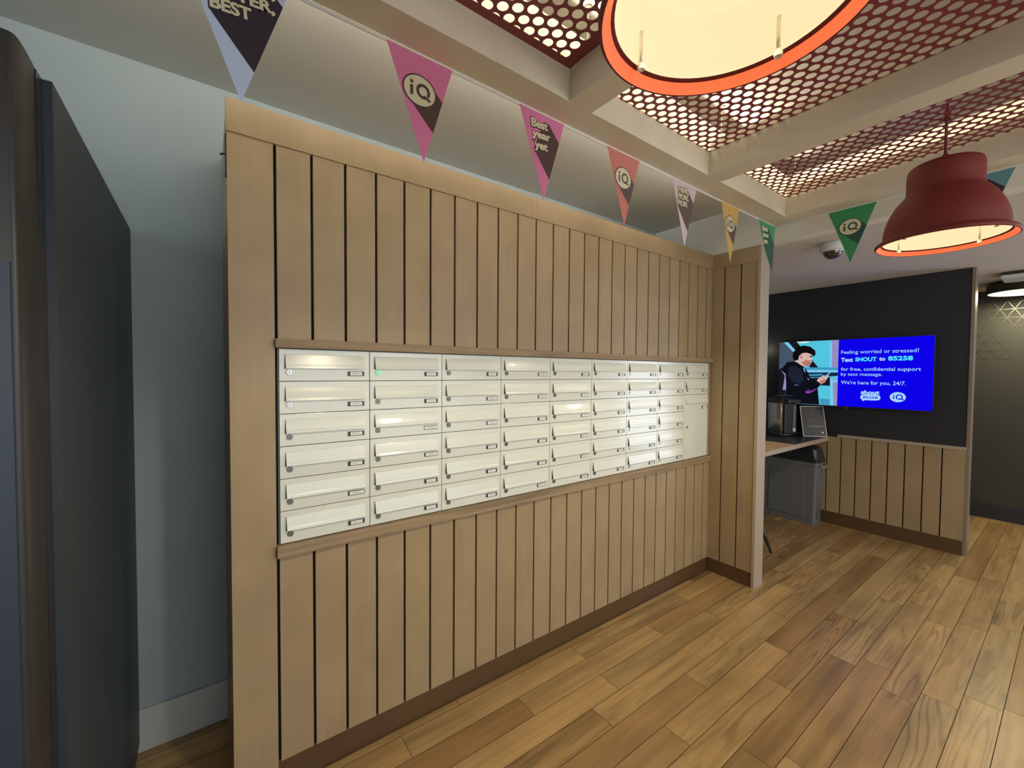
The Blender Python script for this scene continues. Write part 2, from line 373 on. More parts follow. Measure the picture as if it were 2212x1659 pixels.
# triangle foil pattern printed on the far wall
bm = bmesh.new(); S = 0.0945; Hh = S * math.sqrt(3) / 2; lw = .0022
def strip(a, b2):
    a, b2 = Vector(a), Vector(b2); d = (b2 - a).normalized(); n = Vector((-d.y, d.x)) * lw; a = a + d * .009; b2 = b2 - d * .009
    q = [a + n, b2 + n, b2 - n, a - n]; f = bm.faces.new([bm.verts.new((XF - .0008, p.x, p.y)) for p in q])
for r in range(0, 9):
    z = 2.0876 - 6 * Hh + r * Hh
    for c in range(-4, 9):
        y = -.9896 - c * S + (r % 2) * S / 2
        if not (-1.9 < y < -.86): continue
        strip((y, z), (y - S, z))
        if r < 8: strip((y, z), (y - S / 2, z + Hh)); strip((y, z), (y + S / 2, z + Hh))
        for k in range(6):
            a0, a1 = k * PI / 3, (k + 1) * PI / 3
            q = [(y + ra * math.cos(t), z + ra * math.sin(t)) for ra, t in ((.0085, a0), (.0085, a1), (.0050, a1), (.0050, a0))]
            bm.faces.new([bm.verts.new((XF - .0008, *p)) for p in q])
struct('trim_2', bm, 'foil')
# screen wall
struct('wall_screen', bx(XT, XT + .10, -1.056, YW, 0, ZH), 'darkwall')
t = tag(bpy.data.objects.new('trim_3', None), kind='structure'); COL.objects.link(t)
link('trim_face', bx(XT - .006, XT + .03, -1.076, -1.056, 0, ZH), 'trimwood', t); link('trim_edge', bx(XT + .03, XT + .106, -1.0765, -1.056, 0, ZH), 'alu', t)

# ---------------------------------------------------------------- panelled mailbox wall (joinery)
def boards(name, spans, plane, z0, z1, parent, th=.014, m='board'):
    """spans along the wall; plane 'y' -> face at y=0 looking -y ; plane ('x',X) -> face at X looking -x"""
    bm = bmesh.new(); rn = []
    for a, b2 in spans:
        n0 = len(bm.faces)
        if plane == 'y': box(bm, a, b2, 0, th, z0, z1, bev=.0008)
        else: box(bm, plane[1], plane[1] + th, a, b2, z0, z1, bev=.0008)
        bm.faces.ensure_lookup_table(); r = random.random(); rn += [r] * (len(bm.faces) - n0)
    o = link(name, bm, m, parent); set_rnd(o, rn); return o
CWJ = 0.3013
G0, GP, GW = -0.006, 0.1113, 0.0088
spans = []
for i in range(25):
    a = G0 + GP * i + GW / 2; b2 = a + GP - GW if i < 24 else XR
    spans.append((a, b2))
jw = thing('mailbox_joinery', (0, 0, 0), 'pale birch boarded wall unit with header rail that holds the white mailboxes', 'wall panelling')
boards('upper_boards', spans, 'y', 1.5437, ZB, jw)
boards('lower_boards', spans, 'y', .099, .809, jw)
boards('pillar', [(-.137, -.0105)], 'y', 0, ZB, jw, th=.03)
bm = bmesh.new(); box(bm, -.1385, 1.1045, -.004, .03, ZB, ZH, bev=.0008); box(bm, 1.105, XR, -.004, .03, ZB, ZH, bev=.0008)
link('header_rail', bm, 'frameply', jw)
bm = bmesh.new(); box(bm, -.1355, XR - .01, .03, YW - .001, 0, ZH - .001)
bmesh.ops.delete(bm, geom=[f for f in bm.faces if f.normal.y < -.9], context='FACES'); link('side_panel', bm, 'frameply', jw)
link('side_strip', bx(-.1405, -.1372, .002, .03, 2.045, 2.172), 'slot', jw)
bm = bmesh.new(); tube(bm, [(-.137, .01, 2.112), (-.150, .008, 2.108), (-.153, .008, 2.104)], .0030, 8); link('side_hook', bm, 'slot', jw)
link('side_filler', bx(9 * CWJ + .0016, XR, .001, .0155, .8478, 1.5132), 'frameply', jw)
link('groove_backing', bx(-.011, XR, .016, .028, .003, ZB), 'black_gap', jw)
link('plinth', bx(-.0105, XR, .004, .0155, 0.0, .103), 'plinth', jw)
link('upper_ledge', bx(-.0105, XR - .004, -.020, .012, 1.5135, 1.5437, bev=.001), 'plyedge', jw)
link('lower_ledge', bx(-.0105, XR - .010, -.020, .012, .809, .8475, bev=.001), 'plyedge', jw)
link('floor_seal', bx(-.01, XR, -.004, .004, 0.0004, .005), 'plinth', jw)

rw = thing('end_partition', (XR, 0, 0), 'narrow birch boarded partition standing at right angles to the mailbox wall', 'partition')
def loc_child(o, root): o.location = -Vector(root.location)   # meshes are drawn in world coordinates
def rel(name, bm, m, root, smooth=False):
    o = link(name, bm, m, root, smooth); o.location = -Vector(root.location); return o
o = boards('boards', [(-.0825, -.0005), (-.1943, -.0915), (-.308, -.2032)], ('x', XR), .099, ZB, rw); loc_child(o, rw)
rel('groove_backing', bx(XR + .016, XR + .028, -.307, -.001, .003, ZB), 'black_gap', rw)
rel('plinth', bx(XR + .004, XR + .0155, -.308, -.001, 0, .103), 'plinth', rw)
rel('header_rail', bx(XR - .004, XR + .05, -.308, -.0042, ZB, ZH - .0005), 'frameply', rw)
rel('core', bx(XR + .028, XR + .115, -.307, YW - .001, 0, ZH - .001), 'frameply', rw)
rel('end_cap', bx(XR - .008, XR + .117, -.327, -.308, 0, ZH - .0005, bev=.001), 'capdk', rw)

wp = thing('wainscot', (XT, 0, 0), 'low birch boarded panelling with cap rail under the screen', 'wall panelling')
sp = []
y = YW - .003
ed = [-.926, -.815, -.701, -.589, -.478, -.365, -.254, -.142, -.031, .080, .191, .302, .413]
lo = -1.055
for e in ed: sp.append((lo, e - .0045)); lo = e + .0045
sp.append((lo, YW - .002))
o = boards('boards', sp, ('x', XT - .018), .118, .842, wp, th=.010); loc_child(o, wp)
rel('groove_backing', bx(XT - .008, XT - .0005, -1.0555, YW - .001, .003, .842), 'black_gap', wp)
rel('plinth', bx(XT - .015, XT - .0085, -1.0555, YW - .001, 0, .121), 'plinth', wp)
rel('cap_rail', bx(XT - .028, XT - .0005, -1.0555, -.225, .842, .868, bev=.002), 'capdk', wp)

# ---------------------------------------------------------------- mailboxes
CW, CH, ZT = 0.3013, 0.1103, 1.5117
link('mailbox_carcass', bx(-.003, 9 * CW + .0014, .0066, .0155, ZT - 6 * CH - .003, ZT + .001), 'cabgrey', jw)['label'] = 'grey steel carcass behind the mailbox doors'
pl0 = Plane((0, 0, 0), (1, 0, 0), (0, 0, 1))
def door_bm(h):
    bm = bmesh.new(); box(bm, .0012, CW - .0012, 0, .006, -h + .0012, -.0012, bev=.0009); return bm
def flap_bm(x0, x1, zt, zb, dep=.0125):
    bm = bmesh.new(); H = zb - zt
    prof = [(-.0005, 0), (-.0035, -.001), (-.0065, H * .35), (-.0095, H * .74), (-.0105, H * .78), (-dep, H * .97), (-dep + .001, H), (-.0005, H)]
    for xs in (0,):
        a = [bm.verts.new((x0 + max(0, (-q[0] - .003)) * .12, q[0], zt + q[1])) for q in prof]
        b2 = [bm.verts.new((x1 + max(0, (-q[0] - .003)) * .30, q[0], zt + q[1])) for q in prof]
    n = len(prof)
    for i in range(n): bm.faces.new((a[i], b2[i], b2[(i + 1) % n], a[(i + 1) % n]))
    bm.faces.new(a[::-1]); bm.faces.new(b2)
    bmesh.ops.recalc_face_normals(bm, faces=bm.faces)
    return bm
def lock_bm(c):
    bm = bmesh.new(); lathe(bm, [(.0098, 0), (.0098, -.003), (.0088, -.0042), (.0066, -.0042), (.0062, -.0034), (.0056, -.0050), (0, -.0052)], 24, c, 'y')
    bmesh.ops.recalc_face_normals(bm, faces=bm.faces); return bm
def keyhole_bm(c):
    bm = bmesh.new(); box(bm, c[0] - .0011, c[0] + .0011, -.0056, -.0050, c[2] - .0036, c[2] + .0036); return bm
def slot_bm():
    bm = bmesh.new(); q = [(-.0002, -.0205), (-.0002, -.0665), (-.0078, -.0665), (-.0068, -.058), (-.0030, -.036)]
    a = [bm.verts.new((.0180, y, z)) for y, z in q]; b2 = [bm.verts.new((.0195, y, z)) for y, z in q]
    for i in range(5): bm.faces.new((a[i], b2[i], b2[(i + 1) % 5], a[(i + 1) % 5]))
    bm.faces.new(a[::-1]); bm.faces.new(b2); bmesh.ops.recalc_face_normals(bm, faces=bm.faces); return bm
def plate_bm(x0, x1, z0, z1):
    bm = bmesh.new(); box(bm, x0, x1, -.0022, 0, z0, z1, bev=.0006); return bm
meshes = {}
def mesh_of(key, fn, m, smooth=False):
    if key not in meshes:
        b3 = fn(); me = bpy.data.meshes.new(key); b3.to_mesh(me); b3.free(); me.materials.append(M[m])
        if smooth:
            for p in me.polygons: p.use_smooth = True
        meshes[key] = me
    return meshes[key]
def kid(name, key, fn, m, parent, smooth=False):
    o = bpy.data.objects.new(name, mesh_of(key, fn, m, smooth)); COL.objects.link(o); o.parent = parent; return o
ORD = ['first', 'second', 'third', 'fourth', 'fifth', 'sixth', 'seventh', 'eighth', 'ninth']
studio = {10, 14, 15, 19, 20, 24, 26, 27, 28, 29}
def name_of(n):
    if n == 5: return 'STUDIO 5'
    if n == 9: return 'STUDIO 9'
    return ('STUDIO %d' if n in studio else 'FLAT %d') % n
num = 0
for c in range(9):
    rows = 6 if c < 8 else 3
    for r in range(rows):
        num += 1; nm = name_of(num); big = (c == 8 and r == 2)
        seen = c < 4
        if big: lab = 'tall white parcel door below two small mailboxes at the right end of the mailboxes'
        elif (c, r) == (1, 0): lab = 'white mailbox with a green reflection painted on its lock, nameplate FLAT 7, top row'
        else:
            lab = 'white steel mailbox, %s column from the left, %s row from the top' % (ORD[c], ORD[r])
            if c < 2 and num not in (5, 9): lab += ', nameplate %s' % nm
        t = thing('mailbox', (c * CW, 0, ZT - r * CH), lab, 'mailbox', 'white mailboxes set in the boarded wall')
        if big:
            kid('door', 'door_big', lambda: door_bm(4 * CH), 'white_metal', t)
            kid('flap', 'flap_big', lambda: flap_bm(.020, .289, -.020, -.066, .007), 'white_metal', t)
            lc = (.036, 0, -.2205); px0, px1, pz0, pz1 = .221, .291, -.1015, -.080
        else:
            kid('door', 'door_small', lambda: door_bm(CH), 'white_metal', t)
            kid('slot', 'slot', slot_bm, 'slot', t)
            kid('flap', 'flap_small', lambda: flap_bm(.0190, .2792, -.0187, -.0672), 'white_metal', t)
            lc = (.0315, 0, -.0795); px0, px1, pz0, pz1 = .2215, .2810, -.0925, -.0758
        bright = num in (1, 2) or c >= 6
        lm = 'lock_glint' if num == 7 else ('lockb' if bright else 'lock')
        k = kid('lock', 'lock_%s_%d' % (lm, big), lambda: lock_bm(lc), lm, t)
        if num == 7: k['label'] = 'lock with painted green reflection'
        kid('keyhole', 'keyhole_%d' % big, lambda: keyhole_bm(lc), 'slot', k)
        wide = nm.startswith('STUDIO')
        p = kid('nameplate', 'plate_%d' % big, lambda: plate_bm(px0, px1, pz0, pz1), 'holder', t)
        if num == 9: cx0, cx1 = px0 + .001, px1 - .001
        elif wide: cx0, cx1 = px0 + .0055, px1 - .0025
        else: cx0, cx1 = px0 + .0095, px1 - .0080
        kid('name_card', 'card_%d_%d_%d' % (big, wide, num == 9), lambda: bx(cx0, cx1, -.0027, -.0023, pz0 + .0022, pz1 - .0022), 'card', p)
        b3 = bmesh.new(); tw = (cx1 - cx0) * (.62 if not wide else .66)
        text(b3, pl0, nm, (cx0 + cx1) / 2 - tw / 2, (pz0 + pz1) / 2 - .0020, w=tw, h=.0042, d=.0030, offset=.01)
        link('lettering', b3, 'ink', p)

# ---------------------------------------------------------------- suspended frame with perforated panels
OY, IY, FY0, FY1 = -.540, -.635, -1.935, -2.030
fr = thing('ceiling_frame', (1.15, -1.285, ZB), 'suspended taupe timber frame over the mailbox aisle with red perforated panels', 'ceiling frame')
Zb, Zt, Zm = 2.270, 2.478, 2.365
def fbeam(name, *a): return rel(name, bx(*a, bev=.0015), 'beam', fr)
fbeam('long_beam', -.94, 2.395, IY, OY, Zb, Zt)
fbeam('long_beam', -.94, 2.395, FY1, FY0, Zb, Zt)
for a, b2, top in ((-.94, -.88, Zt), (-.094, .006, 2.40), (.712, .812, 2.40), (1.518, 1.618, 2.40), (2.285, 2.395, Zt)):
    fbeam('cross_beam', a, b2, FY0 + .0002, IY - .0002, Zb + .0002, top - .0002)
def perf(x0, x1, y0, y1, bord):
    bm = bmesh.new(); p, r = .0390, .0150; dx = p * math.sqrt(3) / 2; K = 18
    bx0, bx1, by0, by1 = x0 + bord[0], x1 - bord[1], y0 + bord[2], y1 - bord[3]
    i = 0; xx = math.floor(bx0 / dx) * dx - dx; i = int(round(xx / dx))
    R = p / math.sqrt(3)
    while i * dx < bx1 + dx:
        cx = i * dx + .0160; yy = math.floor((by0) / p) * p - p
        while yy < by1 + p:
            cy = yy + (p / 2 if i % 2 else 0) + .0095
            hexv = []; circ = []
            for k in range(K):
                a = 2 * PI * k / K
                am = (a % (PI / 3)) - PI / 6; hr = (p / 2) / math.cos(((a - PI / 6) % (PI / 3)) - 0 if False else (((a + 0) % (PI / 3)) - PI / 6)) 
                hexv.append(bm.verts.new((cx + hr * math.cos(a), cy + hr * math.sin(a), Zm))); circ.append(bm.verts.new((cx + r * math.cos(a), cy + r * math.sin(a), Zm)))
            for k in range(K):
                j = (k + 1) % K; bm.faces.new((hexv[k], hexv[j], circ[j], circ[k]))
            yy += p
        i += 1
    bmesh.ops.remove_doubles(bm, verts=bm.verts, dist=.0002)
    for co, no in (((bx0, 0, 0), (-1, 0, 0)), ((bx1, 0, 0), (1, 0, 0)), ((0, by0, 0), (0, -1, 0)), ((0, by1, 0), (0, 1, 0))):
        bmesh.ops.bisect_plane(bm, geom=list(bm.verts) + list(bm.edges) + list(bm.faces), plane_co=co, plane_no=no, clear_outer=True, dist=1e-6)
    def q(a, b2, c, d):
        if b2 - a > 1e-4 and d - c > 1e-4: bm.faces.new([bm.verts.new((u, v, Zm)) for u, v in ((a, c), (b2, c), (b2, d), (a, d))])
    q(x0, bx0, y0, y1); q(bx1, x1, y0, y1); q(bx0, bx1, y0, by0); q(bx0, bx1, by1, y1)
    o = rel('perforated_panel', bm, 'perf', fr)
    s = o.modifiers.new('thick', 'SOLIDIFY'); s.thickness = .0018; s.offset = 1
    return o
perf(-.879, -.095, FY0 + .001, IY - .001, (0, 0, 0, 0))
perf(.007, .711, FY0 + .001, IY - .001, (0.0, .035, 0, .026))
perf(.813, 1.517, FY0 + .001, IY - .001, (0, 0, 0, 0))
perf(1.619, 2.284, FY0 + .001, IY - .001, (0, 0.0, 0, .0))
# hanger wires
for (x, y) in ((-.91, -.60), (.762, -.66), (1.568, -.66), (2.22, -.70), (-.91, -1.97), (.762, -1.90), (1.568, -1.90), (2.34, -1.97)):
    zt0 = 2.40 if .7 < x < 1.6 else (2.366 if x == 2.22 else Zt)
    bm = bmesh.new(); tube(bm, [(x, y, zt0), (x, y, ZC)], .0022, 8); lathe(bm, [(.0001, ZC - .012), (.012, ZC - .012), (.012, ZC)], 12, (x, y, 0)); rel('hanger_wire', bm, 'steel', fr)
# LED tape along the top inner edge of the outer beams
def led(name, a, label):
    o = link(name, bx(*a), 'led'); tag(o, label, 'led strip', 'warm LED strips above the red panels'); return o
led('led_strip', (.02, 2.28, IY - .006, IY - .001, Zm + .006, Zt - .002), 'warm LED strip along the long beam next to the mailbox wall')
led('led_strip', (2.278, 2.284, -1.92, -.66, Zt - .060, Zt - .002), 'warm LED strip along the end beam nearest the screen wall')

# ---------------------------------------------------------------- pendants
def pendant(x, y, z, r, label, energy, rod):
    t = thing('pendant_lamp', (x, y, z), label, 'pendant lamp', 'red dome pendants under the ceiling frame')
    k = r / .185
    out = [(.1655, .012), (.1640, .030), (.1625, .055), (.157, .085), (.147, .115), (.132, .145), (.115, .168), (.104, .180), (.101, .190), (.101, .225), (.100, .262), (.096, .274), (.086, .280), (.0, .282)]
    bm = bmesh.new(); prof = [(.1620, .018), (.1670, .0150), (.1680, .0150), (.1805, .0004), (.183, .0002), (.1855, .004), (.186, .010), (.181, .016), (.170, .020), (.1655, .024)] + out[1:]
    lathe(bm, [(a * k, h) for a, h in prof], 72); bmesh.ops.recalc_face_normals(bm, faces=bm.faces)
    link('shade', bm, 'red', t, True)
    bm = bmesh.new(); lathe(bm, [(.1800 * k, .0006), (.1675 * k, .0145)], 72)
    link('rim_band', bm, 'rim_lit', t, True)
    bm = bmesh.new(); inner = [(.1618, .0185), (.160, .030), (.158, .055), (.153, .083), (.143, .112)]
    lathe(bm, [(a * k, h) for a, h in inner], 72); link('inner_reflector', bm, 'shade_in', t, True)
    bm = bmesh.new(); lathe(bm, [(.143 * k, .112), (.10 * k, .120), (.0, .124)], 72); link('diffuser', bm, 'diffuser', t, True)
    for a in [rod + k_ * PI / 2 for k_ in range(4)]:
        bm = bmesh.new(); px, py = .1535 * k * math.cos(a), .1535 * k * math.sin(a)
        tube(bm, [(px, py, .070), (px, py, .016)], .0032, 10); lathe(bm, [(.0, .004), (.006, .006), (.007, .010), (.006, .015), (.003, .018)], 16, (px, py, 0))
        link('glass_rod', bm, 'glassrod', t, True)
    bm = bmesh.new(); tube(bm, [(0, 0, .280), (0, 0, ZC - z)], .0045, 10); lathe(bm, [(.012, .278), (.014, .290), (.010, .310), (.0045, .318)], 20)
    lathe(bm, [(.010, Zm - z - .010), (.012, Zm - z), (.010, Zm - z + .02)], 16)
    link('cord', bm, 'red', t, True)
    bm = bmesh.new(); lathe(bm, [(0, ZC - z - .035), (.045, ZC - z - .033), (.055, ZC - z - .012), (.055, ZC - z)], 32); link('ceiling_rose', bm, 'red', t, True)
    l = light('pendant_bulb', 'SPOT', (x, y, z + .030), energy, (1.0, 0.87, 0.60), (0, 0, 0), spot_size=math.radians(158), spot_blend=0.4, shadow_soft_size=.035)
    return t
pendant(.400, -1.285, 1.943, .182, 'near red dome pendant cut off by the top of the photo', 27, -.0)
pendant(1.957, -1.275, 1.916, .186, 'whole red dome pendant hanging in front of the screen wall', 27, 1.05)

# ---------------------------------------------------------------- bunting
tape = link('bunting_tape', bmesh.new(), 'tape')
bm = bmesh.new(); box(bm, -.9, 2.401, OY - .0, OY + .0025, 2.2605, 2.2690); box(bm, 2.3985, 2.401, -1.9, OY, 2.2605, 2.2690)
bm.to_mesh(tape.data); bm.free()
led('led_strip', (-.9, 2.39, OY + .001, OY + .005, Zt + .002, Zt + .008), 'thin warm LED strip on the outer top edge of the frame facing the mailbox wall')
tag(tape, 'white tape of the bunting run along the lower edge of the ceiling frame', 'bunting')
def cmat(name, c): M[name] = mat(name, c, 0.75); return name
for n, c in (('f_blue', (.56, .66, .88)), ('f_pink', (.72, .20, .38)), ('f_red', (.62, .21, .16)), ('f_mauve', (.66, .52, .54)), ('f_yellow', (.66, .44, .13)),
             ('f_green', (.045, .30, .115)), ('f_teal', (.12, .30, .36)), ('f_cream', (.72, .66, .44)), ('f_brown', (.095, .045, .038)), ('f_black', (.035, .022, .035)), ('f_dkgreen', (.022, .085, .055)), ('f_grey', (.13, .085, .075))): cmat(n, c)
def flag(pl, a0, a1, tip, h, col, dark, kind, label, curve=0.0):
    """pl: plane whose origin is on the tape; a0..a1 along u; tip u-position; h height"""
    org = pl.P((a0 + a1) / 2, 0, 0)
    t = thing('bunting_flag', org, label, 'bunting flag', 'bunting flags on the ceiling frame')
    q = Plane((0, 0, 0), pl.u, pl.v); w = a1 - a0; c = tip - (a0 + a1) / 2
    Lp = (-w / 2, -.002); Rp = (w / 2, -.002); Tp = (c, -h)
    tri = [Lp, Tp, Rp]
    if curve:
        tri = [Lp] + [(Lp[0] + (Tp[0] - Lp[0]) * s - curve * math.sin(PI * s) , Lp[1] + (Tp[1] - Lp[1]) * s) for s in (.15, .3, .45, .6, .75, .9)] + [Tp, Rp]
    def inside(P2): return clip_poly(P2, [Lp, Tp, Rp] if not curve else [tri[0], tri[3], tri[4], Tp, Rp])
    bm = bmesh.new(); poly(bm, q, tri, 0, 0, th=.0007); bmesh.ops.recalc_face_normals(bm, faces=bm.faces); link('fabric', bm, col, t)
    sb = bmesh.new(); em = bmesh.new(); tx = bmesh.new()
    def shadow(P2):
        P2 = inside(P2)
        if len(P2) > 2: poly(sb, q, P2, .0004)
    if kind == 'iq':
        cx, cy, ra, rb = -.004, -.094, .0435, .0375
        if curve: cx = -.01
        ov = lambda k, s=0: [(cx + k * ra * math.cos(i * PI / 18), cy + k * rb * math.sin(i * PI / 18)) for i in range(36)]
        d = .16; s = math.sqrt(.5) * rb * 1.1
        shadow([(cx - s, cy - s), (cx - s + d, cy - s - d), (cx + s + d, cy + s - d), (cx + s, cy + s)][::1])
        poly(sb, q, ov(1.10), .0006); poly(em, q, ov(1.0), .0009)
        # lettering: i and Q drawn with strokes
        def ring(bmx, x, y, r0, r1, a0_, a1_, n=22):
            for i in range(n):
                t0, t1 = a0_ + (a1_ - a0_) * i / n, a0_ + (a1_ - a0_) * (i + 1) / n
                poly(bmx, q, [(x + r0 * math.cos(t0), y + r0 * math.sin(t0)), (x + r1 * math.cos(t0), y + r1 * math.sin(t0)), (x + r1 * math.cos(t1), y + r1 * math.sin(t1)), (x + r0 * math.cos(t1), y + r0 * math.sin(t1))], .0012)
        ix = cx - .0225
        poly(tx, q, [(ix - .0042, cy - .017), (ix + .0042, cy - .017), (ix + .0042, cy + .008), (ix - .0042, cy + .008)], .0012)
        poly(tx, q, [(ix + .0048 * math.cos(k * PI / 6), cy + .0165 + .0048 * math.sin(k * PI / 6)) for k in range(12)], .0012)
        ring(tx, cx + .0095, cy + .001, .0118, .0195, math.radians(-40), math.radians(255))
        ring(tx, cx + .0095, cy + .001, .0118, .0195, math.radians(-105), math.radians(-62))
        poly(tx, q, [(cx + .008, cy - .0115), (cx + .0135, cy - .0075), (cx + .031, cy - .0155), (cx + .0285, cy - .022), (cx + .021, cy - .0185)], .00125)
    else:
        if kind == 'best': rowsL = [('Best', -.047, -.052, .068, .026), ('year', -.044, -.083, .078, .024), ('yet', -.034, -.116, .056, .025)]
        elif kind == 'more': rowsL = [('MORE,', -.048, -.050, .078, .023), ('MORE,', -.048, -.078, .078, .023), ('MORE', -.048, -.106, .068, .023)]
        else: rowsL = [('BIGGER,', -.060, -.044, .130, .0235), ('BETTER,', -.060, -.074, .130, .0235), ('BEST', -.045, -.104, .072, .0245)]
        if curve: rowsL = [(s, a - .012, b2, w_, h_) for s, a, b2, w_, h_ in rowsL]
        x0 = min(r_[1] for r_ in rowsL); x1 = max(r_[1] + r_[3] for r_ in rowsL); y1 = rowsL[0][2] + rowsL[0][4]; y0 = rowsL[-1][2]
        lastx1 = rowsL[-1][1] + rowsL[-1][3]
        d = .25
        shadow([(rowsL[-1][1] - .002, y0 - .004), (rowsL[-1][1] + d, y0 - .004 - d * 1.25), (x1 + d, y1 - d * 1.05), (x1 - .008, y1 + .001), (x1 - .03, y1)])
        rot = math.radians(4)
        for s, a, b2, w_, h_ in rowsL:
            text(sb, q, s, a - .0025, b2 - .002, w=w_ + .005, h=h_ + .003, d=.0007, offset=.085, rot=rot, space=.96)
            text(tx, q, s, a, b2, w=w_, h=h_, d=.0012, offset=.038, rot=rot, space=.96)
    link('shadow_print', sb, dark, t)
    if kind == 'iq': link('emblem', em, 'f_cream', t); link('lettering', tx, dark, t)
    else: em.free(); link('lettering', tx, 'f_cream', t)
    return t
ps = Plane((0, OY - .0016, 2.266), (1, 0, 0), (0, 0, 1))
flag(ps, -.236, -.040, -.132, .272, 'f_blue', 'f_black', 'bigger', 'pale blue flag with black BIGGER BETTER BEST print above the pillar')
flag(ps, .175, .359, .275, .275, 'f_pink', 'f_brown', 'iq', 'pink flag with the oval iQ emblem')
flag(ps, .591, .778, .691, .272, 'f_pink', 'f_brown', 'best', 'pink flag printed Best year yet')
flag(ps, .994, 1.180, 1.093, .269, 'f_red', 'f_grey', 'iq', 'salmon red flag with the oval iQ emblem')
flag(ps, 1.402, 1.588, 1.500, .275, 'f_mauve', 'f_grey', 'more', 'pale mauve flag printed MORE MORE MORE')
flag(ps, 1.806, 1.985, 1.902, .280, 'f_yellow', 'f_grey', 'iq', 'mustard yellow flag with the oval iQ emblem')
flag(ps, 2.200, 2.397, 2.372, .262, 'f_green', 'f_dkgreen', 'best', 'green flag printed Best year yet at the corner of the frame', curve=.018)
pe = Plane((2.3975, 0, 2.266), (0, -1, 0), (0, 0, 1))
flag(pe, .791, .984, .888, .272, 'f_green', 'f_dkgreen', 'iq', 'green flag with the oval iQ emblem beside the security camera')
flag(pe, 1.216, 1.409, 1.313, .270, 'f_teal', 'f_black', 'best', 'pale teal and black flag mostly hidden behind the red pendant')

# ---------------------------------------------------------------- vending machine (left)
vm = thing('vending_machine', (-.85, 0, 0), 'tall dark vending machine standing left of the boarded wall', 'vending machine')
bm = bmesh.new(); prism(bm, [(-.4112, -.497), (-.4112, .472), (-1.28, .472), (-1.28, -.497)][::1], .04, 1.9455); bmesh.ops.recalc_face_normals(bm, faces=bm.faces); rel('cabinet', bm, 'vend', vm)
bm = bmesh.new(); prism(bm, [(-1.27, -.53), (-.4235, -.53), (-.4235, -.49), (-1.27, -.49)], .05, 1.944); bmesh.ops.recalc_face_normals(bm, faces=bm.faces); rel('door_gasket', bm, 'blackpl', vm)
prof = [(-.4260, -.525), (-.4245, -.535), (-.4240, -.567), (-.4240, -.598), (-.4262, -.615), (-.4300, -.6215), (-.4370, -.6225)]
front = [(-.4370, -.6225), (-.47, -.632), (-.60, -.650), (-.85, -.660), (-1.10, -.650), (-1.25, -.628), (-1.28, -.60), (-1.28, -.525)]
def chaikin(P):
    out = [P[0]]
    for a, b2 in zip(P, P[1:]): out += [(a[0] * .75 + b2[0] * .25, a[1] * .75 + b2[1] * .25), (a[0] * .25 + b2[0] * .75, a[1] * .25 + b2[1] * .75)]
    return out + [P[-1]]
curve_ = prof + front[1:]
for _ in range(3): curve_ = chaikin(curve_)
bm = bmesh.new(); prism(bm, curve_, .06, 1.945); bmesh.ops.recalc_face_normals(bm, faces=bm.faces); rel('door', bm, 'vendd', vm)
bm = bmesh.new(); prism(bm, [(-.4335, -.6205), (-.4360, -.6245), (-.4700, -.6345), (-.60, -.6525), (-.60, -.645), (-.4700, -.630)], .30, 1.60); bmesh.ops.recalc_face_normals(bm, faces=bm.faces); rel('blue_reflection_panel', bm, 'vendglow', vm)  # added panel that carries the blue light reflected by the door
bm = bmesh.new()
for x in (-.50, -1.20):
    for yy in (-.40, .38): lathe(bm, [(0, 0), (.025, 0), (.025, .04), (0, .04)], 16, (x, yy, 0))
rel('feet', bm, 'blackpl', vm)

# ---------------------------------------------------------------- screen
tv = thing('wall_screen', (XT, -.29, 1.45), 'slim black wall screen showing a blue support message and a photo of a person', 'television')
XS = 4.600
ty0, ty1, tz0, tz1 = .278, -.8655, 1.1415, 1.7610
rel('housing', bx(XS + .0005, XS + .035, ty1 - .006, ty0 + .006, tz0 - .012, tz1 + .006, bev=.003), 'blackpl', tv)
rel('wall_bracket', bx(XS + .035, XT, -.50, -.10, 1.30, 1.60), 'blackpl', tv)
def em(name, c, s=1.0): M[name] = mat(name, (0, 0, 0), 1.0, emit=c, es=s, spec=0.0); return name
def srgb(r, g, b2): return tuple((c / 255 / 12.92) if c <= 10 else ((c / 255 + .055) / 1.055) ** 2.4 for c in (r, g, b2))
for n, c in (('s_blue', (13, 2, 232)), ('s_blue2', (38, 26, 232)), ('s_lt', (168, 214, 250)), ('s_cyan', (80, 230, 250)), ('s_teal', (84, 196, 222)), ('s_teal2', (66, 150, 190)), ('s_grey', (70, 84, 104)),
             ('s_dark', (22, 24, 32)), ('s_hoodie', (14, 16, 26)), ('s_hair', (14, 12, 14)), ('s_skin', (214, 178, 168)), ('s_skin2', (186, 120, 110)), ('s_mag', (150, 60, 190)), ('s_lav', (150, 140, 190)), ('s_white', (240, 240, 240)), ('s_deep', (20, 44, 70)), ('s_rail', (120, 200, 240)), ('s_hood2', (28, 34, 50))): em(n, srgb(*c))
sn = ['s_blue', 's_lt', 's_cyan', 's_teal', 's_teal2', 's_grey', 's_dark', 's_hoodie', 's_hair', 's_skin', 's_skin2', 's_mag', 's_lav', 's_white', 's_deep', 's_rail', 's_hood2', 's_blue2']
ix = {n: i for i, n in enumerate(sn)}
pt = Plane((XS, 0, 0), (0, -1, 0), (0, 0, 1))         # u = -y
bm = bmesh.new(); lay = [0.0]
def sp_(pts, m, d): poly(bm, pt, pts, d, ix[m])
yb = -.2245
sp_([(-yb, tz0), (-ty1, tz0), (-ty1, tz1), (-yb, tz1)], 's_blue', .0004)
rel('screen', bm, [M[n] for n in sn], tv)
bm = bmesh.new()
pd = [.0002]
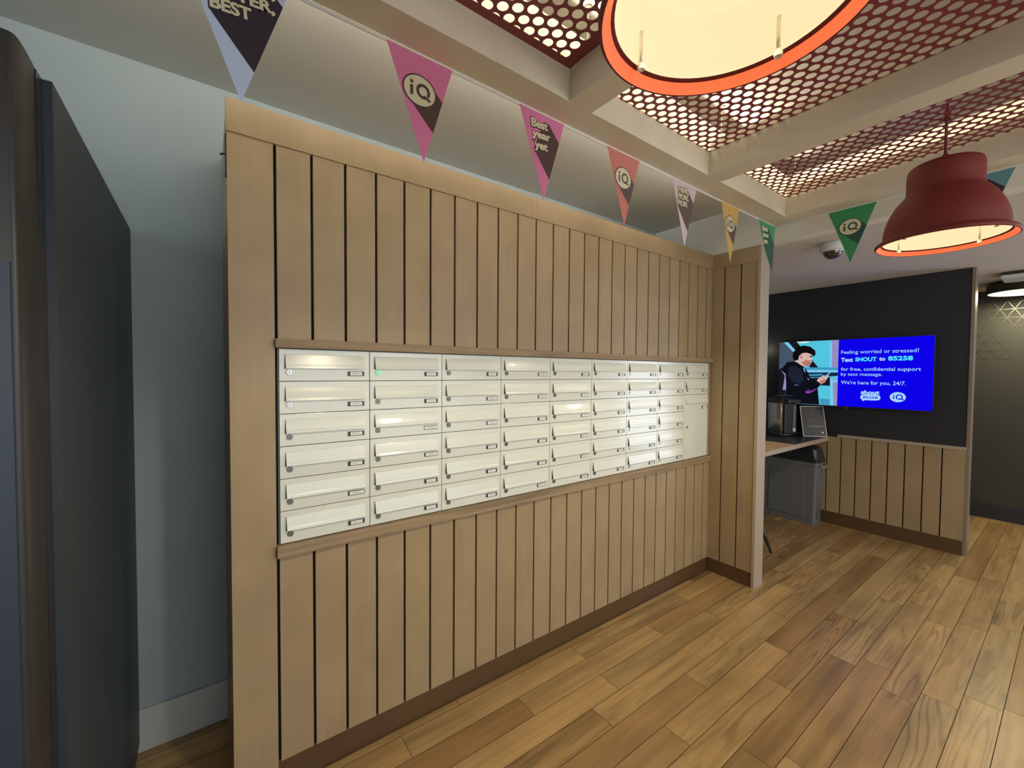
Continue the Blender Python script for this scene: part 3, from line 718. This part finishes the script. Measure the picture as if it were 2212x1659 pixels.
def ph(pts, m, d):
    pd[0] += .00012; d = pd[0]; out = []
    for X, Y in pts:
        u = (X - 300) / 875; top = 150 - 45 * u; bot = 1080 + 5 * u; v = (Y - top) / (bot - top)
        u = min(1, max(0, u)); v = min(1, max(0, v)); out.append((-(.278 - .5025 * u), tz1 - (tz1 - tz0) * v))
    poly(bm, pt, out, d, ix[m])
ph([(300, 100), (1175, 100), (1175, 1100), (300, 1100)], 's_teal', .0004)
ph([(300, 140), (400, 140), (560, 320), (520, 560), (300, 560)], 's_grey', .0006)
ph([(300, 560), (420, 520), (420, 1100), (300, 1100)], 's_dark', .0006)
ph([(440, 130), (570, 120), (900, 520), (820, 560)], 's_dark', .0007)
ph([(370, 145), (430, 140), (560, 270), (540, 310)], 's_rail', .0008)
ph([(575, 120), (770, 110), (740, 145), (660, 155), (590, 145)], 's_white', .0009)
ph([(1085, 110), (1175, 105), (1175, 520), (1085, 520)], 's_lav', .0006)
ph([(1050, 150), (1085, 150), (1090, 530), (1060, 530)], 's_rail', .0008)
ph([(700, 525), (1175, 515), (1175, 560), (720, 580)], 's_teal2', .0007)
ph([(720, 590), (1175, 585), (1175, 640), (740, 680)], 's_deep', .0007)
ph([(720, 560), (1175, 555), (1175, 588), (725, 600)], 's_rail', .0008)
ph([(740, 630), (960, 615), (960, 640), (760, 655)], 's_teal2', .0009); ph([(760, 675), (960, 660), (960, 680), (780, 695)], 's_teal2', .0009)
ph([(740, 690), (1085, 660), (1085, 790), (800, 800)], 's_dark', .00075)
ph([(935, 790), (1070, 790), (1075, 1085), (940, 1080)], 's_teal', .0008); ph([(935, 990), (1070, 990), (1075, 1085), (940, 1080)], 's_teal2', .0009)
ph([(1070, 665), (1175, 700), (1175, 1090), (1130, 1090), (1110, 740)], 's_lav', .0007)
ph([(1068, 665), (1105, 680), (1125, 1085), (1090, 1085)], 's_rail', .0009); ph([(1100, 700), (1175, 705), (1175, 735), (1100, 735)], 's_rail', .0009)
ph([(340, 580), (420, 640), (430, 880), (370, 880), (400, 660)], 's_lav', .0009)
# person on the screen
ph([(430, 460), (540, 440), (640, 470), (730, 560), (800, 700), (900, 735), (945, 780), (900, 830), (930, 1080), (420, 1080), (425, 800), (410, 620), (360, 560)], 's_hoodie', .0012)
ph([(470, 520), (580, 490), (660, 560), (700, 720), (640, 780), (520, 760), (440, 640)], 's_hood2', .0014)
ph([(350, 550), (430, 450), (560, 435), (690, 510), (640, 540), (500, 490), (410, 600), (380, 620)], 's_hoodie', .0016)
ph([(540, 430), (600, 410), (650, 470), (720, 510), (660, 500), (600, 460)], 's_skin', .0017)
ph([(600, 400), (640, 300), (740, 290), (800, 330), (815, 380), (800, 420), (815, 445), (795, 450), (790, 480), (770, 490), (745, 515), (700, 500), (650, 470)], 's_skin', .0018)
ph([(650, 450), (720, 410), (790, 420), (790, 460), (750, 510), (700, 500)], 's_skin2', .0019)
ph([(770, 345), (815, 350), (812, 368), (775, 362)], 's_hair', .0020); ph([(765, 462), (790, 460), (786, 470), (768, 470)], 's_hair', .0020)
ph([(635, 340), (660, 335), (662, 385), (640, 400)], 's_skin2', .0020)
ph([(520, 300), (555, 260), (590, 215), (680, 190), (780, 210), (850, 265), (860, 320), (835, 360), (790, 320), (720, 300), (660, 310), (615, 350), (605, 410), (540, 430), (515, 370)], 's_hair', .0021)
ph([(885, 720), (905, 690), (985, 630), (1005, 650), (960, 690), (1040, 640), (1060, 635), (1030, 690), (1000, 745), (945, 780), (925, 750)], 's_skin', .0022)
ph([(925, 750), (950, 715), (1020, 690), (1000, 745), (945, 780)], 's_skin2', .0023)
ph([(975, 670), (1065, 590), (1078, 598), (1000, 670)], 's_rail', .0025)
ph([(725, 880), (790, 890), (880, 840), (890, 845), (830, 890), (790, 915), (735, 920)], 's_mag', .0022); ph([(745, 845), (800, 880), (790, 885), (760, 865)], 's_mag', .0022)
ph([(555, 792), (620, 797), (620, 804), (560, 802)], 's_lav', .0022); ph([(680, 530), (700, 540), (720, 600), (705, 595)], 's_rail', .0022); ph([(745, 680), (765, 690), (775, 720), (760, 712)], 's_lav', .0022)
rel('picture', bm, [M[n] for n in sn], tv)
def tl(s, ya, yb2, z, h, m='s_lt', off=0.012):
    b3 = bmesh.new(); text(b3, pt, s, -ya, z, w=(ya - yb2), h=h, d=.0010, offset=off); return rel('text_line', b3, m, tv)
tl('Feeling worried or stressed?', -.245, -.776, 1.628, .034, off=.004)
tl('Text', -.246, -.335, 1.556, .036, off=.04); tl('SHOUT', -.352, -.503, 1.558, .036, 's_cyan', .04)
tl('to', -.520, -.562, 1.562, .034, off=.04); tl('85258', -.580, -.740, 1.562, .037, 's_cyan', .04)
tl('for free, confidential support', -.247, -.791, 1.472, .032, off=.008)
tl('by text message.', -.248, -.545, 1.426, .030, off=.004)
tl("We're here for you, 24/7.", -.250, -.700, 1.348, .034, off=.008)
tl('shout', -.400, -.530, 1.262, .034, off=.045)
bm = bmesh.new()
def oval(cx, cz, a, b2, m, d, n=36, pw=1.0):
    pts = []
    for i in range(n):
        t_ = 2 * PI * i / n; c, s = math.cos(t_), math.sin(t_)
        pts.append((-(cx) + a * math.copysign(abs(c) ** pw, c), cz + b2 * math.copysign(abs(s) ** pw, s)))
    poly(bm, pt, pts, d, ix[m])
oval(-.467, 1.233, .070, .026, 's_lt', .0008, pw=.6); poly(bm, pt, [(.410, 1.224), (.412, 1.196), (.440, 1.212)], .0008, ix['s_lt'])
tl('85258', -.415, -.520, 1.222, .023, 's_blue', .02)
rel('speech_bubble', bm, [M[n] for n in sn], tv); bm = bmesh.new()
oval(-.651, 1.245, .052, .043, 's_lt', .0008)
poly(bm, pt, [(.621, 1.228), (.629, 1.228), (.629, 1.252), (.621, 1.252)], .0010, ix['s_blue']); poly(bm, pt, [(.625 + .0052 * math.cos(k_ * PI / 6), 1.262 + .0048 * math.sin(k_ * PI / 6)) for k_ in range(12)], .0010, ix['s_blue'])
for a0_, a1_ in ((-35, 250), (255, 300)):
    for i in range(20):
        t0, t1 = [math.radians(a0_ + (a1_ - a0_) * j / 20) for j in (i, i + 1)]
        poly(bm, pt, [(.661 + r_ * math.cos(t_), 1.246 + r_ * math.sin(t_)) for r_, t_ in ((.0145, t0), (.0235, t0), (.0235, t1), (.0145, t1))], .0010, ix['s_blue'])
poly(bm, pt, [(.660, 1.232), (.668, 1.238), (.692, 1.227), (.688, 1.219)], .0011, ix['s_blue'])
rel('emblem', bm, [M[n] for n in sn], tv)
bm = bmesh.new(); box(bm, XS - .002, XS + .01, -.305, -.275, tz0 - .020, tz0 - .012); rel('status_light', bm, 'steel', tv)

# ---------------------------------------------------------------- counter and what stands on and under it
CT = .834
co = thing('counter', (3.8, .16, 0), 'oak counter top fixed between the partition and the screen wall', 'counter')
rel('worktop', bx(XR + .119, XT - .0185, -.149, YW - .001, CT - .038, CT, bev=.001), 'counter', co)
rel('front_edge', bx(XR + .119, XT - .0185, -.1515, -.1492, CT - .038, CT - .001), 'capdk', co)
mt = link('counter_dark_layer', bx(3.878, XT - .0195, -.146, YW - .002, CT + .0003, CT + .002), 'darkgrey'); tag(mt, 'dark grey layer over the screen end of the counter', 'counter mat')  # thin layer that makes this end of the worktop darker
# hot water urn
zc0 = CT + .002
ur = thing('water_urn', (4.40, .172, zc0), 'brushed steel hot water urn with black lid on the counter', 'urn')
bm = bmesh.new(); lathe(bm, [(0, 0), (.116, 0), (.120, .006), (.120, .024), (.114, .030), (0, .030)], 48); bmesh.ops.recalc_face_normals(bm, faces=bm.faces); link('base', bm, 'blackpl', ur, True)
bm = bmesh.new(); lathe(bm, [(.112, .029), (.1145, .034), (.1145, .318), (.112, .322)], 48); bmesh.ops.recalc_face_normals(bm, faces=bm.faces); link('body', bm, 'steel', ur, True)
bm = bmesh.new(); lathe(bm, [(.114, .320), (.120, .326), (.118, .350), (.100, .366), (.060, .374), (0, .376)], 48); bmesh.ops.recalc_face_normals(bm, faces=bm.faces); link('lid', bm, 'blackpl', ur, True)
ur.rotation_euler = (0, 0, math.radians(-32))
# control column facing the front (-y, slightly +x)
bm = bmesh.new(); box(bm, -.060, .060, -.134, -.085, .030, .318, bev=.006); link('control_column', bm, 'blackpl', ur)
bm = bmesh.new(); box(bm, -.050, .075, -.165, -.080, .322, .356, bev=.008); link('spout_head', bm, 'blackpl', ur)
bm = bmesh.new(); box(bm, .022, .046, -.1365, -.1340, .060, .300); link('level_gauge', bm, 'greypl', ur)
bm = bmesh.new(); tube(bm, [(-.10, -.02, .350), (-.09, -.03, .385), (-.02, -.05, .395), (.06, -.07, .390), (.09, -.06, .350)], .010, 10); link('handle', bm, 'blackpl', ur, True)
bm = bmesh.new(); box(bm, .020, .048, -.1385, -.1365, .05, .085); link('label_plate', bm, 'offwhite', ur)
# menu sign, leaning
B0, B1 = Vector((4.455, -.006, zc0)), Vector((4.598, -.156, zc0))
u = (B1 - B0); wS = u.length; u.normalize(); back = Vector((-u.y, u.x, 0)); back = back if back.x > 0 else -back
vv = (back * .086 + Vector((0, 0, .292))).normalized(); hS = .300
ms = thing('menu_sign', (0, 0, 0), 'leaning dark menu card in a thin white frame on the counter', 'sign')
ms.location = B0; pm = Plane((0, 0, 0), u, vv)
def relplane(name, bmx, m): o = link(name, bmx, m, ms); return o
bm = bmesh.new()
poly(bm, pm, [(0, .002), (wS, .002), (wS, hS), (0, hS)], 0, 0, th=.003); bmesh.ops.recalc_face_normals(bm, faces=bm.faces); relplane('card', bm, 'darkgrey')
bm = bmesh.new(); e = .0050
for a, b2, c, d in ((0, wS, .002, .002 + e), (0, wS, hS - e, hS), (0, e, .002, hS), (wS - e, wS, .002, hS)):
    poly(bm, pm, [(a, c), (b2, c), (b2, d), (a, d)], .002, 0, th=.004)
bmesh.ops.recalc_face_normals(bm, faces=bm.faces); relplane('frame', bm, 'card')
cmat('mprint', (.16, .16, .16))
bm = bmesh.new(); text(bm, pm, 'FREE', .085, .252, w=.035, h=.010, d=.0022); relplane('lettering', bm, 'mprint')
bm = bmesh.new(); text(bm, pm, 'TEA', .088, .236, w=.028, h=.010, d=.0022); relplane('lettering', bm, 'mprint')
bm = bmesh.new()
for (a, b2, c) in ((.06, .14, .165), (.055, .15, .150), (.05, .10, .120), (.055, .15, .090), (.06, .14, .082)): poly(bm, pm, [(a, c), (b2, c), (b2, c + .003), (a, c + .003)], .0022)
poly(bm, pm, [(.045, .101), (.185, .101), (.185, .1035), (.045, .1035)], .0022, 1); poly(bm, pm, [(.165, .036), (.180, .036), (.180, .050), (.165, .050)], .0022, 1)
relplane('print', bm, ['mprint', 'card'])
bm = bmesh.new()
pB = [pm.P(wS * .5, .14, -.006), pm.P(wS * .5, 0, -.003) + back * .20]
pB[1].z = .003; tube(bm, pB, .003, 8); relplane('prop', bm, 'darkgrey')
# recycling bin
bn = thing('recycling_bin', (4.53, .12, 0), 'slim grey recycling bin with a black lid under the counter', 'bin')
bm = bmesh.new()
def ringp(hx, hy, z, cr, n=5):
    out = []
    for cx, cy, a in ((hx - cr, hy - cr, 0), (-hx + cr, hy - cr, 90), (-hx + cr, -hy + cr, 180), (hx - cr, -hy + cr, 270)):
        for k in range(n): t_ = math.radians(a + 90 * k / (n - 1)); out.append((cx + cr * math.cos(t_), cy + cr * math.sin(t_), z))
    return [bm.verts.new(p) for p in out]
def stack(rs):
    for a, b2 in zip(rs, rs[1:]):
        n = len(a)
        for i in range(n): bm.faces.new((a[i], a[(i + 1) % n], b2[(i + 1) % n], b2[i]))
    bm.faces.new(rs[0][::-1]); bm.faces.new(rs[-1])
stack([ringp(.078, .236, 0.0, .02), ringp(.080, .240, .02, .02), ringp(.092, .256, .56, .025), ringp(.098, .262, .57, .025), ringp(.098, .262, .598, .025)])
link('body', bm, 'greypl', bn)
bm = bmesh.new(); box(bm, -.0945, -.086, -.165, .165, .06, .48, bev=.006); link('side_panel', bm, 'greypl', bn)
bm = bmesh.new(); stack([ringp(.101, .265, .598, .028), ringp(.101, .265, .620, .028), ringp(.094, .258, .64, .035), ringp(.088, .250, .72, .05), ringp(.075, .236, .742, .055), ringp(.05, .20, .748, .045)]); link('lid', bm, 'blackpl', bn)
for s in (-1, 1):
    bm = bmesh.new(); tube(bm, [(-.05, s * .258, .585), (-.045, s * .285, .565), (0, s * .292, .560), (.045, s * .285, .565), (.05, s * .258, .585)], .008, 10); link('handle', bm, 'handlepl', bn, True)
bm = bmesh.new()
for s in (-.03, .03): tube(bm, [(s, -.2425, .05), (s, -.258, .53)], .006, 8)
link('ribs', bm, 'greypl', bn, True)
bn.rotation_euler = (0, 0, math.radians(-2))
# chair behind the partition
ch = thing('chair', (3.235, .135, 0), 'dark grey chair tucked behind the partition, one splayed leg showing', 'chair')
bm = bmesh.new(); box(bm, -.20, .20, -.19, .19, .44, .475, bev=.012); link('seat', bm, 'chairg', ch)
bm = bmesh.new(); box(bm, -.19, -.165, -.18, .18, .56, .77, bev=.008); link('backrest', bm, 'chairg', ch)
for sx, sy in ((1, -1), (1, 1), (-1, -1), (-1, 1)):
    bm = bmesh.new(); a = Vector((sx * .14, sy * .14, .442)); b2 = Vector((sx * .214, sy * .282 if (sx, sy) == (1, -1) else sy * .20, 0.003))
    tube(bm, [a, a.lerp(b2, .7)], .024, 8, r2=.017); lg = link('leg', bm, 'chairg', ch)
    bm = bmesh.new(); tube(bm, [a.lerp(b2, .7), b2], .0165, 8, r2=.011); link('foot', bm, 'blackpl', lg)
for s in (-1, 1):
    bm = bmesh.new(); tube(bm, [(-.17, s * .15, .45), (-.178, s * .15, .60)], .012, 8); link('back_post', bm, 'chairg', ch)
# small globe lamp glowing beside the partition edge
wl = thing('wall_lamp', (XT, .440, 1.70), 'tiny glowing globe wall lamp just right of the partition edge', 'wall lamp')
bm = bmesh.new(); lathe(bm, [(0, -.022), (.012, -.018), (.018, -.008), (.020, 0), (.018, .008), (.012, .018), (0, .022)], 20, (-.06, 0, 0)); link('globe', bm, 'bulb', wl, True)
bm = bmesh.new(); tube(bm, [(0, 0, 0), (-.042, 0, 0)], .006, 8); link('arm', bm, 'ring', wl)
light('wall_lamp_bulb', 'POINT', (XT - .10, .43, 1.70), .35, (1, .88, .6), shadow_soft_size=.01)

# ---------------------------------------------------------------- ceiling devices beyond
cc = thing('security_camera', (3.07, -.612, ZH), 'white dome security camera on the low ceiling beside the green flag', 'security camera')
bm = bmesh.new(); lathe(bm, [(0, 0), (.066, 0), (.070, -.006), (.070, -.040), (.064, -.052), (.052, -.056), (0, -.056)], 48); bmesh.ops.recalc_face_normals(bm, faces=bm.faces); link('housing', bm, 'offwhite', cc, True)
bm = bmesh.new(); lathe(bm, [(.050, -.055), (.049, -.066), (.042, -.082), (.028, -.094), (.012, -.0995), (0, -.100)], 40); bmesh.ops.recalc_face_normals(bm, faces=bm.faces); link('dome', bm, 'domeglass', cc, True)
bm = bmesh.new(); lathe(bm, [(.054, -.054), (.054, -.060), (.050, -.060)], 40); link('bezel', bm, 'steel', cc, True)
cl = thing('ceiling_light', (5.70, -1.270, ZH), 'round ceiling light with a black rim and glowing disc in the corridor', 'ceiling light')
bm = bmesh.new(); lathe(bm, [(0, 0), (.10, 0), (.10, -.022), (.235, -.022), (.240, -.028), (.240, -.100), (.228, -.100), (.228, -.085)], 64); bmesh.ops.recalc_face_normals(bm, faces=bm.faces); link('rim', bm, 'ring', cl, True)
bm = bmesh.new(); lathe(bm, [(.229, -.088), (.228, -.101), (.20, -.104), (0, -.106)], 64); link('diffuser', bm, 'lampdiff', cl, True)
light('ceiling_light_source', 'AREA', (5.70, -1.270, ZH - .112), 17, (1.0, .90, .60), shape='DISK', size=.42)
dv = thing('emergency_light', (5.20, -1.335, ZH), 'flat off-white box fitted to the corridor ceiling before the round light', 'ceiling fitting')
bm = bmesh.new(); box(bm, -.14, .14, -.17, .17, -.055, -.025, bev=.010); link('cover', bm, 'offwhite', dv)
bm = bmesh.new(); box(bm, -.12, .12, -.15, .15, -.026, 0, bev=.002); link('base', bm, 'ring', dv)

# opal globes added behind the camera to brighten beams and upper walls
M['globe'] = mat('fill_globe_glow', (.8, .8, .75), .5, emit=(1.0, .90, .74), es=36.0)
for i, (x, y, lab) in enumerate(((1.6, -3.3, 'added opal fill globe hanging at the rear, middle of the room'), (4.3, -2.9, 'added opal fill globe hanging under the low ceiling at the rear'))):
    zz = 1.95; top = (ZH if x > 2.7 else ZC) - zz
    t = thing('fill_globe', (x, y, zz), lab, 'pendant lamp')
    bm = bmesh.new(); lathe(bm, [(.13 * math.sin(PI * k / 14), .13 * math.cos(PI * k / 14)) for k in range(15)], 28); link('globe', bm, 'globe', t, True)  # glowing body of the added fill globe
    bm = bmesh.new(); tube(bm, [(0, 0, .12), (0, 0, top)], .005, 8); lathe(bm, [(0, top - .03), (.05, top - .03), (.05, top)], 24); link('cord', bm, 'ring', t)

# recessed downlight over the near end of the counter, behind the partition
dl = thing('downlight', (3.42, .12, ZH), 'small recessed downlight in the low ceiling over the counter behind the partition', 'downlight')
bm = bmesh.new(); lathe(bm, [(.030, 0), (.045, 0), (.045, -.004), (.032, -.006), (.030, -.002)], 28); link('ring', bm, 'offwhite', dl, True)
bm = bmesh.new(); lathe(bm, [(.030, -.0015), (0, -.0020)], 28); link('lens', bm, 'lampdiff', dl)
light('downlight_bulb', 'SPOT', (3.42, .12, ZH - .012), 13, (1.0, .84, .55), spot_size=math.radians(44), spot_blend=.5, shadow_soft_size=.02)
